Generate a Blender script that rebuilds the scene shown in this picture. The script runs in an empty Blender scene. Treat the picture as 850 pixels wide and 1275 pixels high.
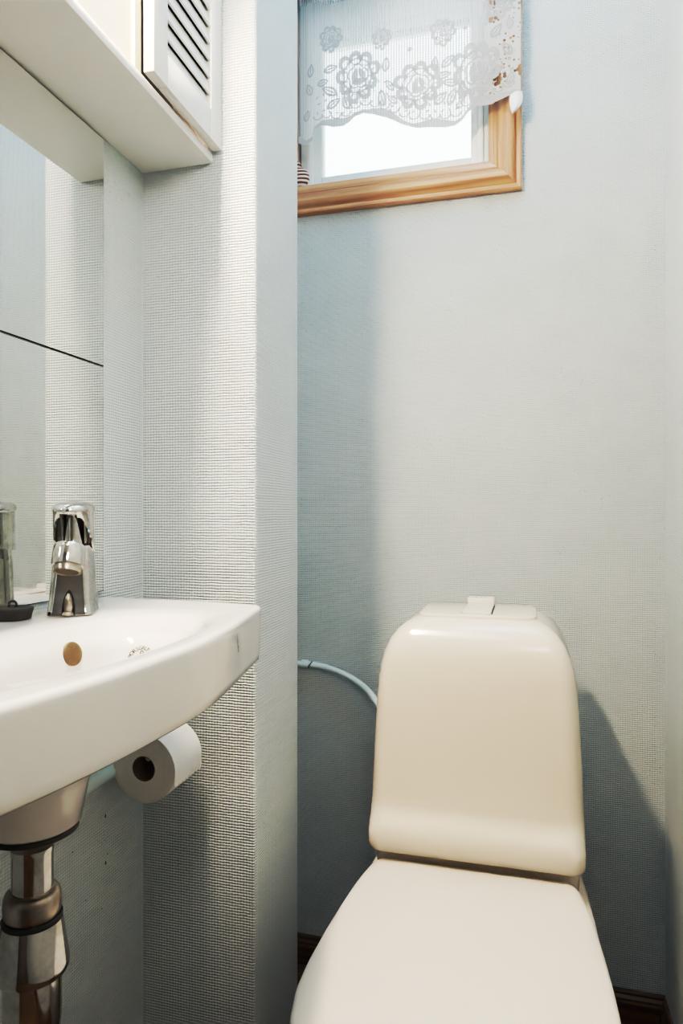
import bpy, bmesh, math, random
from math import sin, cos, pi, radians, sqrt, atan2
from mathutils import Vector, Matrix
random.seed(7)
sc = bpy.context.scene
col = sc.collection

# ------------------------------------------------------------------ room dimensions (metres)
WL, XR = -0.5652, 0.257         # left / right wall
YB, YF = 1.445, -1.15           # back wall / wall behind the viewer
ZC = 2.42
PX, PY0, PY1 = -0.3817, 0.9235, 1.1106   # short partition: right face, front face, rear face
# Basin-corner coordinates, read off the image, are scaled down about the camera point.
CAM_SCALE, CAM_SCALE_Z = 0.768, 0.232
XL, XP, YP = -0.736, -0.497, 1.2025   # left wall, partition face and front before that scaling
cam_scaled = False
def scaled_point(p):
    p = Vector(p)
    return p*CAM_SCALE + Vector((0,0,CAM_SCALE_Z)) if cam_scaled else p

# ------------------------------------------------------------------ helpers
def link(name, verts, faces, mat, parent=None, smooth=True, mats=None, fmat=None, angle=40):
    me = bpy.data.meshes.new(name)
    me.from_pydata([tuple(scaled_point(v)) for v in verts], [], faces)
    bm = bmesh.new(); bm.from_mesh(me)
    bmesh.ops.remove_doubles(bm, verts=bm.verts, dist=1e-6)
    bmesh.ops.recalc_face_normals(bm, faces=bm.faces)
    bm.to_mesh(me); bm.free()
    o = bpy.data.objects.new(name, me)
    for m in (mats or [mat]): me.materials.append(m)
    if fmat and len(fmat) == len(me.polygons):
        me.polygons.foreach_set('material_index', fmat)
    if smooth:
        me.polygons.foreach_set('use_smooth', [True]*len(me.polygons))
        try: me.set_sharp_from_angle(angle=radians(angle))
        except Exception: pass
    col.objects.link(o)
    if parent: o.parent = parent
    return o

def put(o, parent):
    """parent keeping the world-space mesh where it is (parents are unrotated empties)"""
    o.parent = parent
    o.matrix_parent_inverse = parent.matrix_world.inverted()
    return o

def thing(name, label, cat, loc, group=None):
    o = bpy.data.objects.new(name, None); col.objects.link(o)
    loc = scaled_point(loc); o.location = loc; o['label'] = label; o['category'] = cat
    o.empty_display_size = .05
    if group: o['group'] = group
    o.matrix_world = Matrix.Translation(loc)
    return o

def tag(o, label, cat, group=None):
    o['label'] = label; o['category'] = cat
    if group: o['group'] = group
    return o

def struct(o):
    o['kind'] = 'structure'; return o

class MB:
    def __init__(s): s.v = []; s.f = []
    def add(s, v, f):
        n = len(s.v); s.v += [tuple(p) for p in v]; s.f += [tuple(i+n for i in q) for q in f]; return s
    def box(s, a, b):
        x0,y0,z0 = a; x1,y1,z1 = b
        v = [(x0,y0,z0),(x1,y0,z0),(x1,y1,z0),(x0,y1,z0),(x0,y0,z1),(x1,y0,z1),(x1,y1,z1),(x0,y1,z1)]
        return s.add(v, [(0,3,2,1),(4,5,6,7),(0,1,5,4),(1,2,6,5),(2,3,7,6),(3,0,4,7)])
    def bbox(s, a, b, r=.003, seg=2):
        bm = bmesh.new(); bmesh.ops.create_cube(bm, size=1)
        for v in bm.verts:
            v.co = Vector(((a[i]+b[i])/2 + v.co[i]*(b[i]-a[i]) for i in range(3)))
        bmesh.ops.bevel(bm, geom=bm.edges[:], offset=r, segments=seg, profile=.5, affect='EDGES')
        bm.verts.index_update()
        s.add([v.co.copy() for v in bm.verts], [[v.index for v in f.verts] for f in bm.faces]); bm.free(); return s
    def loft(s, rings, cap0=True, cap1=True, closed=True):
        n = len(rings[0]); v = [p for r in rings for p in r]; f = []
        for i in range(len(rings)-1):
            for j in range(n if closed else n-1):
                k = (j+1) % n
                f.append((i*n+j, i*n+k, (i+1)*n+k, (i+1)*n+j))
        if cap0: f.append(tuple(range(n-1,-1,-1)))
        if cap1: f.append(tuple((len(rings)-1)*n+j for j in range(n)))
        return s.add(v, f)
    def lathe(s, prof, c=(0,0,0), n=48, M=None, cap0=True, cap1=True):
        rings = []
        for r, z in prof:
            ring = []
            for k in range(n):
                a = 2*pi*k/n; p = Vector((max(r,1e-4)*cos(a), max(r,1e-4)*sin(a), z))
                if M: p = M @ p
                ring.append(p + Vector(c))
            rings.append(ring)
        return s.loft(rings, cap0, cap1)
    def tube(s, pts, r, n=16):
        pts = [Vector(p) for p in pts]; rings = []
        up = Vector((0,0,1)); 
        for i, p in enumerate(pts):
            t = (pts[min(i+1,len(pts)-1)] - pts[max(i-1,0)]).normalized()
            u = up.cross(t); 
            if u.length < 1e-3: u = Vector((1,0,0)).cross(t)
            u.normalize(); w = t.cross(u)
            rr = r[i] if isinstance(r,(list,tuple)) else r
            rings.append([p + (u*cos(2*pi*k/n) + w*sin(2*pi*k/n))*rr for k in range(n)])
        return s.loft(rings)
    def obj(s, name, mat, parent=None, smooth=True, angle=40):
        o = link(name, s.v, s.f, mat, None, smooth, angle=angle)
        if parent: put(o, parent)
        return o

def axis_matrix(d):
    d = Vector(d).normalized()
    return d.to_track_quat('Z', 'Y').to_matrix()

def rrect(x0, x1, y0, y1, r, z, n=8):
    """rounded rectangle ring, counter-clockwise; r may be a 4-list (x0y0, x1y0, x1y1, x0y1)"""
    R = r if isinstance(r,(list,tuple)) else [r]*4
    out = []
    for (cx, cy, a0, q) in ((x0+R[0],y0+R[0],pi,R[0]), (x1-R[1],y0+R[1],1.5*pi,R[1]), (x1-R[2],y1-R[2],0,R[2]), (x0+R[3],y1-R[3],.5*pi,R[3])):
        for k in range(n+1):
            a = a0 + .5*pi*k/n
            out.append(Vector((cx+q*cos(a), cy+q*sin(a), z)))
    return out

def interp(tab, x):
    for (a, b), (c, d) in zip(tab, tab[1:]):
        if x <= c:
            t = 0 if c == a else max(0, (x-a)/(c-a)); return b + (d-b)*t
    return tab[-1][1]

def smooth(a, b, x):
    t = min(1, max(0, (x-a)/(b-a))); return t*t*(3-2*t)

def catmull(pts, n=8):
    P = [Vector(p) for p in pts]; out = []
    for i in range(len(P)-1):
        p0 = P[max(i-1,0)]; p1 = P[i]; p2 = P[i+1]; p3 = P[min(i+2,len(P)-1)]
        for k in range(n):
            t = k/n
            out.append(.5*((2*p1) + (p2-p0)*t + (2*p0-5*p1+4*p2-p3)*t*t + (3*p1-p0-3*p2+p3)*t**3))
    out.append(P[-1]); return out

# ------------------------------------------------------------------ materials
class NT:
    def __init__(s, name):
        s.m = bpy.data.materials.new(name); s.m.use_nodes = True
        s.t = s.m.node_tree; s.b = s.t.nodes['Principled BSDF']; s.out = s.t.nodes['Material Output']
    def n(s, typ, **kw):
        x = s.t.nodes.new(typ)
        for k, v in kw.items(): setattr(x, k, v)
        return x
    def l(s, a, b): s.t.links.new(a, b)
    def math(s, op, a, b=None, clamp=False):
        x = s.n('ShaderNodeMath', operation=op); x.use_clamp = clamp
        for i, q in enumerate((a, b)):
            if q is None: continue
            if isinstance(q, (int, float)): x.inputs[i].default_value = q
            else: s.l(q, x.inputs[i])
        return x.outputs[0]
    def mix(s, fac, a, b):
        x = s.n('ShaderNodeMix', data_type='RGBA')
        for i, q in ((0, fac), (6, a), (7, b)):
            if isinstance(q, (int, float)): x.inputs[i].default_value = q
            elif isinstance(q, tuple): x.inputs[i].default_value = (*q, 1) if len(q) == 3 else q
            else: s.l(q, x.inputs[i])
        return x.outputs[2]
    def noise(s, scale, vec=None, detail=3, rough=.5):
        x = s.n('ShaderNodeTexNoise'); x.inputs['Scale'].default_value = scale
        x.inputs['Detail'].default_value = detail; x.inputs['Roughness'].default_value = rough
        if vec is not None: s.l(vec, x.inputs['Vector'])
        return x.outputs['Fac']
    def pos(s): return s.n('ShaderNodeNewGeometry').outputs['Position']
    def bump(s, h, strength, dist):
        x = s.n('ShaderNodeBump'); x.inputs['Strength'].default_value = strength; x.inputs['Distance'].default_value = dist
        s.l(h, x.inputs['Height']); s.l(x.outputs[0], s.b.inputs['Normal']); return x
    def ramp(s, fac, stops):
        x = s.n('ShaderNodeValToRGB'); e = x.color_ramp.elements
        while len(e) < len(stops): e.new(.5)
        for q, (p, c) in zip(e, stops): q.position = p; q.color = (*c, 1) if len(c) == 3 else c
        s.l(fac, x.inputs[0]); return x.outputs[0]
    def set(s, **kw):
        for k, v in kw.items():
            k = k.replace('_', ' ')
            i = s.b.inputs[k]
            i.default_value = (*v, 1) if isinstance(v, tuple) and len(v) == 3 and i.type == 'RGBA' else v
        return s

def plain(name, c, rough=.5, metal=0, coat=0, var=.04, scale=8, **kw):
    t = NT(name); t.set(Roughness=rough, Metallic=metal)
    if coat: t.set(Coat_Weight=coat, Coat_Roughness=.04)
    t.set(**kw)
    f = t.noise(scale, t.pos(), 4)
    t.l(t.mix(f, tuple(x*(1-var) for x in c), tuple(min(1, x*(1+var)) for x in c)), t.b.inputs['Base Color'])
    return t.m

def wallpaper(name, ax, base, pitch=.0052, bump=.9):
    """painted woven glass-fibre wallcovering; ax is the horizontal axis running along the wall"""
    t = NT(name); t.set(Roughness=.62)
    p = t.pos()
    warp = t.n('ShaderNodeTexNoise'); warp.inputs['Scale'].default_value = 55; warp.inputs['Detail'].default_value = 2
    t.l(p, warp.inputs['Vector'])
    wv = t.n('ShaderNodeVectorMath', operation='MULTIPLY_ADD')
    t.l(warp.outputs['Color'], wv.inputs[0]); wv.inputs[1].default_value = (.0022,)*3; t.l(p, wv.inputs[2])
    sx = t.n('ShaderNodeSeparateXYZ'); t.l(wv.outputs[0], sx.inputs[0])
    u = sx.outputs[ax]; v = sx.outputs[2]
    su = t.math('SINE', t.math('MULTIPLY', u, pi/pitch)); sv = t.math('SINE', t.math('MULTIPLY', v, pi/pitch*1.12))
    # basket weave: threads pass over and under in alternate cells
    par = t.math('MULTIPLY', su, sv)
    au = t.math('ABSOLUTE', su); av = t.math('ABSOLUTE', sv)
    over = t.math('GREATER_THAN', par, 0)
    h1 = t.math('MULTIPLY', au, t.math('ADD', t.math('MULTIPLY', over, .35), .5))
    h2 = t.math('MULTIPLY', av, t.math('SUBTRACT', 1.0, t.math('MULTIPLY', over, .25)))
    h = t.math('ADD', t.math('MULTIPLY', h1, .45), t.math('MULTIPLY', h2, .7))
    big = t.noise(26, p, 3)
    fine = t.noise(420, p, 2)
    h = t.math('ADD', h, t.math('MULTIPLY', fine, .35))
    h = t.math('MULTIPLY', h, t.math('ADD', t.math('MULTIPLY', big, .9), .5))
    t.bump(h, bump, .0014)
    crev = t.math('MULTIPLY', t.math('SUBTRACT', .62, h, True), .55, True)
    c = t.mix(crev, base, tuple(x*.62 for x in base))
    # a few pin-prick pits that the paint never filled
    vo = t.n('ShaderNodeTexVoronoi', feature='F1'); vo.inputs['Scale'].default_value = 120; t.l(p, vo.inputs['Vector'])
    pit = t.math('LESS_THAN', vo.outputs['Distance'], .16)
    reg = t.math('GREATER_THAN', t.noise(9, p, 3), .62)
    c = t.mix(t.math('MULTIPLY', t.math('MULTIPLY', pit, reg), .4), c, tuple(x*.35 for x in base))
    stain = t.noise(3.2, p, 4)
    c = t.mix(t.math('MULTIPLY', t.math('SUBTRACT', stain, .48, True), .8, True), c, (base[0]*.88, base[1]*.85, base[2]*.80))
    t.l(c, t.b.inputs['Base Color'])
    return t.m

WALLC = (.575,.625,.640)
M_wx = wallpaper('woven_wallpaper_back', 0, WALLC, .0045, 1.5)
M_wp = wallpaper('woven_wallpaper_box', 0, WALLC, .0046, 1.2)
M_wy = wallpaper('woven_wallpaper_side', 1, WALLC, .0045, .8)
M_rear = plain('dark_rear_wall', (.15,.14,.13), .7)  # unseen rear wall, coloured dark to cut the bounced light
M_ceil = plain('ceiling_paint', (.82,.82,.80), .8)
M_cer = plain('white_porcelain', (.87,.825,.775), .12, coat=.6, var=.012, scale=5)
M_cer2 = plain('toilet_porcelain', (.75,.67,.575), .22, coat=.5, var=.012, scale=5)
M_lid = plain('toilet_lid_plastic', (.73,.675,.61), .28, coat=.25, var=.015, scale=6)
M_wht = plain('white_painted_wood', (.80,.785,.75), .42, var=.03, scale=14)
M_dark = plain('black_rubber', (.018,.016,.015), .55)
M_gap = plain('dark_gap', (.012,.012,.011), .8)
M_paper = plain('tissue_paper', (.80,.775,.74), .95, var=.04, scale=180)
M_core = plain('cardboard_core', (.16,.11,.07), .95)
M_pvc = plain('painted_pipe', (.62,.72,.72), .35, var=.05, scale=40)
M_sash = plain('window_paint', (.80,.83,.82), .4, var=.03)
M_rail = plain('rod_metal', (.8,.8,.78), .3, metal=1)
M_brass = plain('tarnished_bronze', (.13,.098,.06), .45, metal=.55, var=.4, scale=90)
M_ink = plain('mark_ink', (.03,.025,.022), .5)

def chrome():
    t = NT('worn_chrome'); t.set(Metallic=1.0)
    p = t.pos(); f = t.noise(60, p, 5, .65)
    t.l(t.ramp(f, [(.35,(.50,.485,.46)), (.62,(.70,.69,.67))]), t.b.inputs['Base Color'])
    t.l(t.ramp(f, [(.3,(.18,)*3), (.65,(.05,)*3)]), t.b.inputs['Roughness'])
    return t.m
M_chr = chrome()
def chrome2():
    t = NT('brushed_nut_metal'); t.set(Metallic=1.0, Roughness=.32)
    f = t.noise(45, t.pos(), 4)
    t.l(t.ramp(f, [(.35,(.20,.17,.14)), (.65,(.52,.48,.43))]), t.b.inputs['Base Color']); return t.m
M_nut = chrome2()

def wood(name, dark, light, ax=0, scale=1.0, rough=.38):
    t = NT(name); t.set(Roughness=rough, Coat_Weight=.25, Coat_Roughness=.2)
    mp = t.n('ShaderNodeMapping'); s = [34*scale]*3; s[ax] = 2.4*scale; mp.inputs['Scale'].default_value = s
    t.l(t.pos(), mp.inputs['Vector'])
    f = t.noise(2.2, mp.outputs[0], 6, .62)
    w = t.n('ShaderNodeTexWave', bands_direction='Z' if ax == 0 else 'X'); w.inputs['Scale'].default_value = .5
    w.inputs['Distortion'].default_value = 9; w.inputs['Detail'].default_value = 3; t.l(mp.outputs[0], w.inputs['Vector'])
    g = t.math('ADD', t.math('MULTIPLY', f, .7), t.math('MULTIPLY', w.outputs['Fac'], .3))
    t.l(t.ramp(g, [(.28, dark), (.72, light)]), t.b.inputs['Base Color'])
    t.bump(g, .15, .001); return t.m
M_pineX = wood('pine_casing_horizontal', (.28,.145,.082), (.50,.315,.205), 0)
M_pineZ = wood('pine_casing_upright', (.28,.145,.082), (.50,.315,.205), 2)
M_base = wood('dark_skirting_wood', (.045,.020,.009), (.12,.058,.026), 0)
M_floor = wood('brown_floor', (.055,.028,.012), (.14,.075,.032), 0, .6, .3)

def mirror():
    t = NT('mirror_glass'); t.set(Metallic=1.0, Roughness=0.0, Base_Color=(.88,.90,.885)); 
    f = t.noise(3, t.pos(), 2); t.l(t.mix(f, (.86,.88,.86), (.90,.91,.90)), t.b.inputs['Base Color']); return t.m
M_mir = mirror()

def pane():
    t = NT('window_glass'); t.t.nodes.remove(t.b)
    tr = t.n('ShaderNodeBsdfTransparent'); tr.inputs[0].default_value = (.96,.98,.97,1)
    gl = t.n('ShaderNodeBsdfGlossy'); gl.inputs['Roughness'].default_value = .01
    fr = t.n('ShaderNodeFresnel'); fr.inputs[0].default_value = 1.45
    mx = t.n('ShaderNodeMixShader'); t.l(fr.outputs[0], mx.inputs[0]); t.l(tr.outputs[0], mx.inputs[1]); t.l(gl.outputs[0], mx.inputs[2])
    t.l(mx.outputs[0], t.out.inputs[0]); return t.m
M_pane = pane()

def emit(name, c, s):
    t = NT(name); t.set(Base_Color=(.8,.78,.72), Roughness=.3)
    t.set(Emission_Color=c, Emission_Strength=s); return t.m
M_glow = emit('opal_lamp_panel', (1.0,.74,.43), 1.15)
M_tube = emit('lamp_tube_glow', (1.0,.775,.575), 500.0)

def lace(name, net):
    """white lace: shading is half diffuse, half translucent; the net is see-through between its threads"""
    t = NT(name); t.t.nodes.remove(t.b)
    df = t.n('ShaderNodeBsdfDiffuse'); tl = t.n('ShaderNodeBsdfTranslucent'); mx = t.n('ShaderNodeMixShader')
    p = t.pos(); sx = t.n('ShaderNodeSeparateXYZ'); t.l(p, sx.inputs[0]); x = sx.outputs[0]; z = sx.outputs[2]
    if net:
        df.inputs[0].default_value = (.60,.60,.59,1); tl.inputs[0].default_value = (.74,.75,.75,1); mx.inputs[0].default_value = .5
    else:
        df.inputs[0].default_value = (.47,.47,.47,1); tl.inputs[0].default_value = (.42,.43,.44,1); mx.inputs[0].default_value = .25
    t.l(df.outputs[0], mx.inputs[1]); t.l(tl.outputs[0], mx.inputs[2])
    tr = t.n('ShaderNodeBsdfTransparent'); m2 = t.n('ShaderNodeMixShader')
    if net:
        a = t.math('SINE', t.math('MULTIPLY', x, 2*pi/.0056)); b = t.math('SINE', t.math('MULTIPLY', z, 2*pi/.0048))
        hole = t.math('MULTIPLY', t.math('GREATER_THAN', a, -.05), t.math('GREATER_THAN', b, -.72))
        # toward the hanging edge the ground is worked closer, with scattered eyelets
        dense = t.math('GREATER_THAN', x, -.083)
        t.l(t.mix(dense, (.60,.60,.59), (.74,.74,.73)), df.inputs[0])
        vo = t.n('ShaderNodeTexVoronoi', feature='F1'); vo.inputs['Scale'].default_value = 105; vo.inputs['Randomness'].default_value = .55; t.l(p, vo.inputs['Vector'])
        ns = t.noise(20, p, 1)
        eye = t.math('LESS_THAN', vo.outputs['Distance'], t.math('MULTIPLY', t.math('SUBTRACT', ns, .36, True), 1.7))
        fac = t.math('ADD', t.math('MULTIPLY', hole, t.math('SUBTRACT', 1.0, dense)), t.math('MULTIPLY', eye, dense))
    else:
        a = t.math('SINE', t.math('MULTIPLY', t.math('ADD', x, z), 2*pi/.0022)); b = t.math('SINE', t.math('MULTIPLY', t.math('SUBTRACT', x, z), 2*pi/.0022))
        fac = t.math('MULTIPLY', t.math('GREATER_THAN', t.math('MULTIPLY', a, b), .72), .8)
    t.l(fac, m2.inputs[0]); t.l(mx.outputs[0], m2.inputs[1]); t.l(tr.outputs[0], m2.inputs[2]); t.l(m2.outputs[0], t.out.inputs[0])
    return t.m
M_net = lace('lace_net', True)
M_motif = lace('lace_motif', False)

def stripes():
    t = NT('striped_shell'); t.set(Roughness=.35)
    w = t.n('ShaderNodeTexWave', bands_direction='Z', wave_type='BANDS'); w.inputs['Scale'].default_value = 38; w.inputs['Distortion'].default_value = 1.2
    t.l(t.pos(), w.inputs['Vector'])
    t.l(t.ramp(w.outputs['Fac'], [(.3,(.10,.035,.02)), (.55,(.45,.28,.21)), (.75,(.78,.68,.62))]), t.b.inputs['Base Color']); return t.m
M_shell = stripes()

# ------------------------------------------------------------------ the room shell
T = .12
OX0, OX1, OZ0, OZ1 = -.517, -.079, 1.722, 2.150     # window opening
m = MB()
m.box((WL-T,YB,-.05),(XR+T,YB+T,OZ0)); m.box((WL-T,YB,OZ1),(XR+T,YB+T,ZC+.05)); m.box((WL-T,YB,OZ0),(OX0,YB+T,OZ1)); m.box((OX1,YB,OZ0),(XR+T,YB+T,OZ1))
struct(m.obj('wall_back', M_wx, smooth=False))
wl = struct(MB().box((WL-T,YF-T,-.05),(WL,YB,ZC+.05)).obj('wall_left', M_wy, smooth=False))
struct(MB().box((XR,YF-T,-.05),(XR+T,YB,ZC+.05)).obj('wall_right', M_wy, smooth=False))
struct(MB().box((WL,YF-T,-.05),(XR,YF,ZC+.05)).obj('wall_front', M_rear, smooth=False))
m = MB(); r = .004
pts = [(WL,PY1),(WL,PY0),(PX-r,PY0),(PX-.3*r,PY0+.3*r),(PX,PY0+r),(PX,PY1)]
m.loft([[Vector((x,y,z)) for x,y in pts] for z in (-.05, ZC)], True, True)
pw = m.obj('wall_partition', M_wp, smooth=False); pw.data.materials.append(M_wy); struct(pw)
for p_ in pw.data.polygons:
    if p_.normal.x > .9: p_.material_index = 1
struct(MB().box((WL-T,YF-T,-.06),(XR+T,YB+T,0)).obj('floor', M_floor, smooth=False))
struct(MB().box((WL-T,YF-T,ZC),(XR+T,YB+T,ZC+.06)).obj('ceiling', M_ceil, smooth=False))

def skirting(name, a, b, nrm, mat):
    a = Vector(a); b = Vector(b); nrm = Vector(nrm)
    prof = [(0,0),(.012,0),(.012,.040),(.010,.044),(.010,.048),(.006,.053),(.006,.057),(.003,.061),(0,.062)]
    m = MB(); m.loft([[p + nrm*d + Vector((0,0,z)) for d,z in prof] for p in (a,b)])
    return struct(m.obj(name, mat, smooth=False))
skirting('baseboard_back', (WL,YB,0), (XR,YB,0), (0,-1,0), M_base)
skirting('baseboard_right', (XR,YF,0), (XR,YB-.0125,0), (-1,0,0), M_base)

# screw holes and knocks in the left wall
cam_scaled = True
for k, (y, z, s_) in enumerate([(1.077,.451,.0042),(1.078,.366,.0042),(.985,.43,.002),(1.083,.38,.0016),(1.066,.29,.0018),(1.02,.33,.0014)]):
    h = MB().lathe([(s_*.55,0),(s_*.5,.0006)], (0,0,0), 10, axis_matrix((1,0,0)))
    h.v = [(XL+.0001+x, y+q*.7, z+w*1.5) for x,q,w in h.v]
    o = h.obj('screw_hole', M_ink); put(o, wl)

cam_scaled = False
# ------------------------------------------------------------------ window
win = bpy.data.objects.new('window_1', None); col.objects.link(win); win.location = (-.28,YB,OZ0); win['kind'] = 'structure'
win.matrix_world = Matrix.Translation(win.location)
prof = [(0,0),(0,.013),(.003,.016),(.0105,.016),(.0125,.0115),(.018,.0175),(.027,.0215),(.036,.021),(.0445,.016),(.0465,.0165),(.0500,.0130),(.0555,.0120),(.0570,.0085),(.066,.0075),(.066,-.02)]
CX1, CZ0 = -.0119, 1.657; CZ1 = OZ1+.066; CX0 = WL+.0005
def member(path, mat, flip=1):
    m = MB(); rings = []
    for (x, z, dx, dz) in path:   # (outer point, inward direction per unit d)
        rings.append([Vector((x+dx*d, YB-p, z+dz*d)) for d, p in prof])
    m.loft(rings, True, True); return m
put(member([(CX0,CZ0,1,1),(CX1,CZ0,-1,1)], M_pineX).obj('casing_rail', M_pineX, angle=25), win)
put(member([(CX1,CZ0,-1,1),(CX1,CZ1,-1,-1)], M_pineZ).obj('casing_stile', M_pineZ, angle=25), win)
put(member([(CX1,CZ1,-1,-1),(CX0,CZ1,1,-1)], M_pineX).obj('casing_rail', M_pineX, angle=25), win)
put(member([(CX0,CZ1,1,-1),(CX0,CZ0,1,1)], M_pineZ).obj('casing_stile', M_pineZ, angle=25), win)
YS = 1.472
m = MB()
m.bbox((-.4980,YS,OZ0+.002),(-.448,YS+.034,OZ1-.002), .003); m.bbox((-.117,YS,OZ0+.002),(OX1-.001,YS+.034,OZ1-.002), .003)
m.bbox((-.4479,YS,OZ0+.002),(-.1171,YS+.034,OZ0+.033), .003); m.bbox((-.4479,YS,2.052),(-.1171,YS+.034,2.080), .003); m.box((-.4479,YS+.008,2.0805),(-.1171,YS+.030,OZ1-.002))
m.bbox((-.482,YS-.006,OZ0+.002),(-.466,YS-.0002,OZ1-.002), .002); m.bbox((-.1025,YS-.006,OZ0+.002),(-.0905,YS-.0002,OZ1-.002), .002)
put(m.obj('sash', M_sash), win)
put(MB().box((OX0+.0005,YS+.004,OZ0+.001),(-.5055,YS+.03,OZ1-.001)).obj('window_frame', M_sash), win)
put(MB().box((-.5046,YS+.02,OZ0+.001),(-.4985,YS+.028,OZ1-.001)).obj('frame_gap', M_gap), win)
put(MB().box((-.4485,YS+.018,OZ0+.03),(-.1165,YS+.022,2.053)).obj('pane', M_pane), win)
sill = put(MB().box((OX0,YB-.0,OZ0-.001),(OX1,YS,OZ0+.004)).obj('window_sill', M_sash), win)

# striped ornament on the ledge, mostly behind the corner
m = MB()
def blob(c, rad, n=20, k=12):
    rings = []
    for i in range(k+1):
        a = -pi/2 + pi*i/k
        rings.append([Vector((c[0]+rad[0]*cos(a)*cos(2*pi*j/n), c[1]+rad[1]*cos(a)*sin(2*pi*j/n), c[2]+rad[2]*sin(a))) for j in range(n)])
    return rings
zt = OZ0+.004
m.loft([[p for p in rg] for rg in blob((-.498,1.4565,zt+.024), (.026,.0135,.024))])
orn = m.obj('striped_ornament', M_shell)
tag(orn, 'small brown and white striped ornament standing on the window ledge beside the wall corner', 'ornament')
m = MB(); m.loft(blob((-.507,1.4565,zt+.052), (.016,.012,.013))); o = m.obj('ornament_top', M_shell); put(o, orn)

# ------------------------------------------------------------------ lace curtain
HEM = [(-.4825,1.8030),(-.4646,1.7971),(-.45,1.8037),(-.4454,1.8239),(-.4282,1.8308),(-.4013,1.8217),(-.3782,1.8217),(-.364,1.8289),(-.3534,1.8376),(-.3359,1.8434),(-.3168,1.8405),(-.2875,1.8275),(-.2704,1.8182),(-.2534,1.8073),(-.2281,1.7952),(-.2164,1.7918),(-.1948,1.7919),(-.1618,1.7887),(-.1439,1.7893),(-.1293,1.7985),(-.118,1.8131),(-.1052,1.8209),(-.0892,1.8192),(-.0702,1.8187),(-.0544,1.8259),(-.0372,1.8304),(-.0263,1.8342),(-.0139,1.8306)]
CT = 2.165
YC = 1.405
def fold(x, z):
    a = smooth(2.16, 1.85, z)
    edge = smooth(-.44, -.476, x)*.010 - smooth(-.075, -.015, x)*.004
    return YC + .003*sin(x*38+.6)*(0.4+.6*a) + .0012*sin(x*95)*a + edge*.6
cur = thing('lace_curtain', 'white flowered lace valance with scalloped hem hanging over the small window', 'curtain', (-.245, YC, CT))
def in_front(x, z, d): return Vector((x, fold(x,z)-d, z))
V = []; F = []; FM = []
NX, NZ = 160, 40
for i in range(NX+1):
    x = -.4825 + (.4825-.0139)*i/NX; zb = interp(HEM, x)
    for j in range(NZ+1): V.append(in_front(x, CT + (zb-CT)*j/NZ, 0))
for i in range(NX):
    for j in range(NZ):
        a = i*(NZ+1)+j; F.append((a, a+1, a+NZ+2, a+NZ+1)); FM.append(0)
def poly_fill(outer, d, inner=None):
    """motif piece: a band between two closed outlines, or a filled outline as a fan"""
    n0 = len(V); n = len(outer)
    for p in outer: V.append(in_front(p[0], p[1], d))
    if inner:
        for p in inner: V.append(in_front(p[0], p[1], d))
        for k in range(n):
            q = (k+1) % n; F.append((n0+k, n0+q, n0+n+q, n0+n+k)); FM.append(1)
    else:
        c = len(V); V.append(in_front(sum(p[0] for p in outer)/n, sum(p[1] for p in outer)/n, d))
        for k in range(n): F.append((n0+k, n0+(k+1) % n, c)); FM.append(1)
def scal(cx, cz, R, lobes, amp, ph=0, n=72, sq=1.0, rot=0, pw=.5):
    o = []
    for k in range(n):
        a = 2*pi*k/n; q = abs(sin(lobes*(a+ph)/2))**pw
        rr = R*(1-amp+amp*q); x = rr*cos(a)*sq; z = rr*sin(a)
        o.append((cx+x*cos(rot)-z*sin(rot), cz+x*sin(rot)+z*cos(rot)))
    return o
def drop(cx, cz, L, W, ang, n=20):
    o = []
    for k in range(n):
        a = 2*pi*k/n; t = .5-.5*cos(a); x = L*(t-.5); w = W*sin(a)*(sin(pi*min(1,t*1.0))**.25)*(1.15-.5*t)
        o.append((cx+x*cos(ang)-w*sin(ang), cz+x*sin(ang)+w*cos(ang)))
    return o
def rose(cx, cz, R, rot=0, sq=1.0):
    d = .0012
    # ruffled outer petals as separate overlapping lobes, an inner scalloped line, and the bud
    for k in range(9):
        a = rot + 2*pi*k/9; ca, sa = cos(a), sin(a); q = 1 + .10*sin(3*a+rot)
        px, pz = cx+sq*R*.80*q*ca, cz+R*.80*q*sa
        o = [(px+R*.30*cos(2*pi*t/18)*sq, pz+R*.30*sin(2*pi*t/18)) for t in range(18)]
        o = [(x+(cx-x)*.0+0, z) for x, z in o]
        i_ = [(px-ca*R*.10*sq+R*.17*cos(2*pi*t/18)*sq, pz-sa*R*.10+R*.17*sin(2*pi*t/18)) for t in range(18)]
        poly_fill(o, d+.0003*(k % 3), i_)
    poly_fill(scal(cx,cz,R*.76,9,.10,rot,sq=sq), d+.001, scal(cx,cz,R*.66,7,.14,rot+.2,sq=sq))
    poly_fill(scal(cx+R*.02,cz-R*.03,R*.55,5,.26,rot,sq=sq), d, scal(cx+R*.02,cz-R*.03,R*.46,5,.26,rot,sq=sq))
    poly_fill(drop(cx-R*.10,cz+R*.02,R*.62,R*.15,1.35+rot*.2), d)
    poly_fill(drop(cx+R*.17,cz+R*.10,R*.50,R*.14,2.0), d+.0003)
    poly_fill(drop(cx+R*.10,cz-R*.24,R*.66,R*.16,.25), d+.0006)
    for k in range(14):           # frilled rim
        a = rot + pi*(1.0+ k/13.0)
        poly_fill(drop(cx+sq*R*.80*cos(a), cz+R*.80*sin(a), R*.26, R*.035, a, 10), d+.0004)
def leaf(cx, cz, L, W, ang):
    d = .0012; big = drop(cx,cz,L,W,ang); sm = drop(cx,cz,L*.62,W*.42,ang)
    poly_fill(big, d, drop(cx,cz,L*.66,W*.50,ang)); poly_fill(drop(cx,cz,L*.70,W*.20,ang), d+.0004)
rose(-.3482,1.9236,.052,.3,.84); rose(-.2197,1.8821,.047,0,1.0); rose(-.102,1.894,.056,.5,.80)
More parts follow.
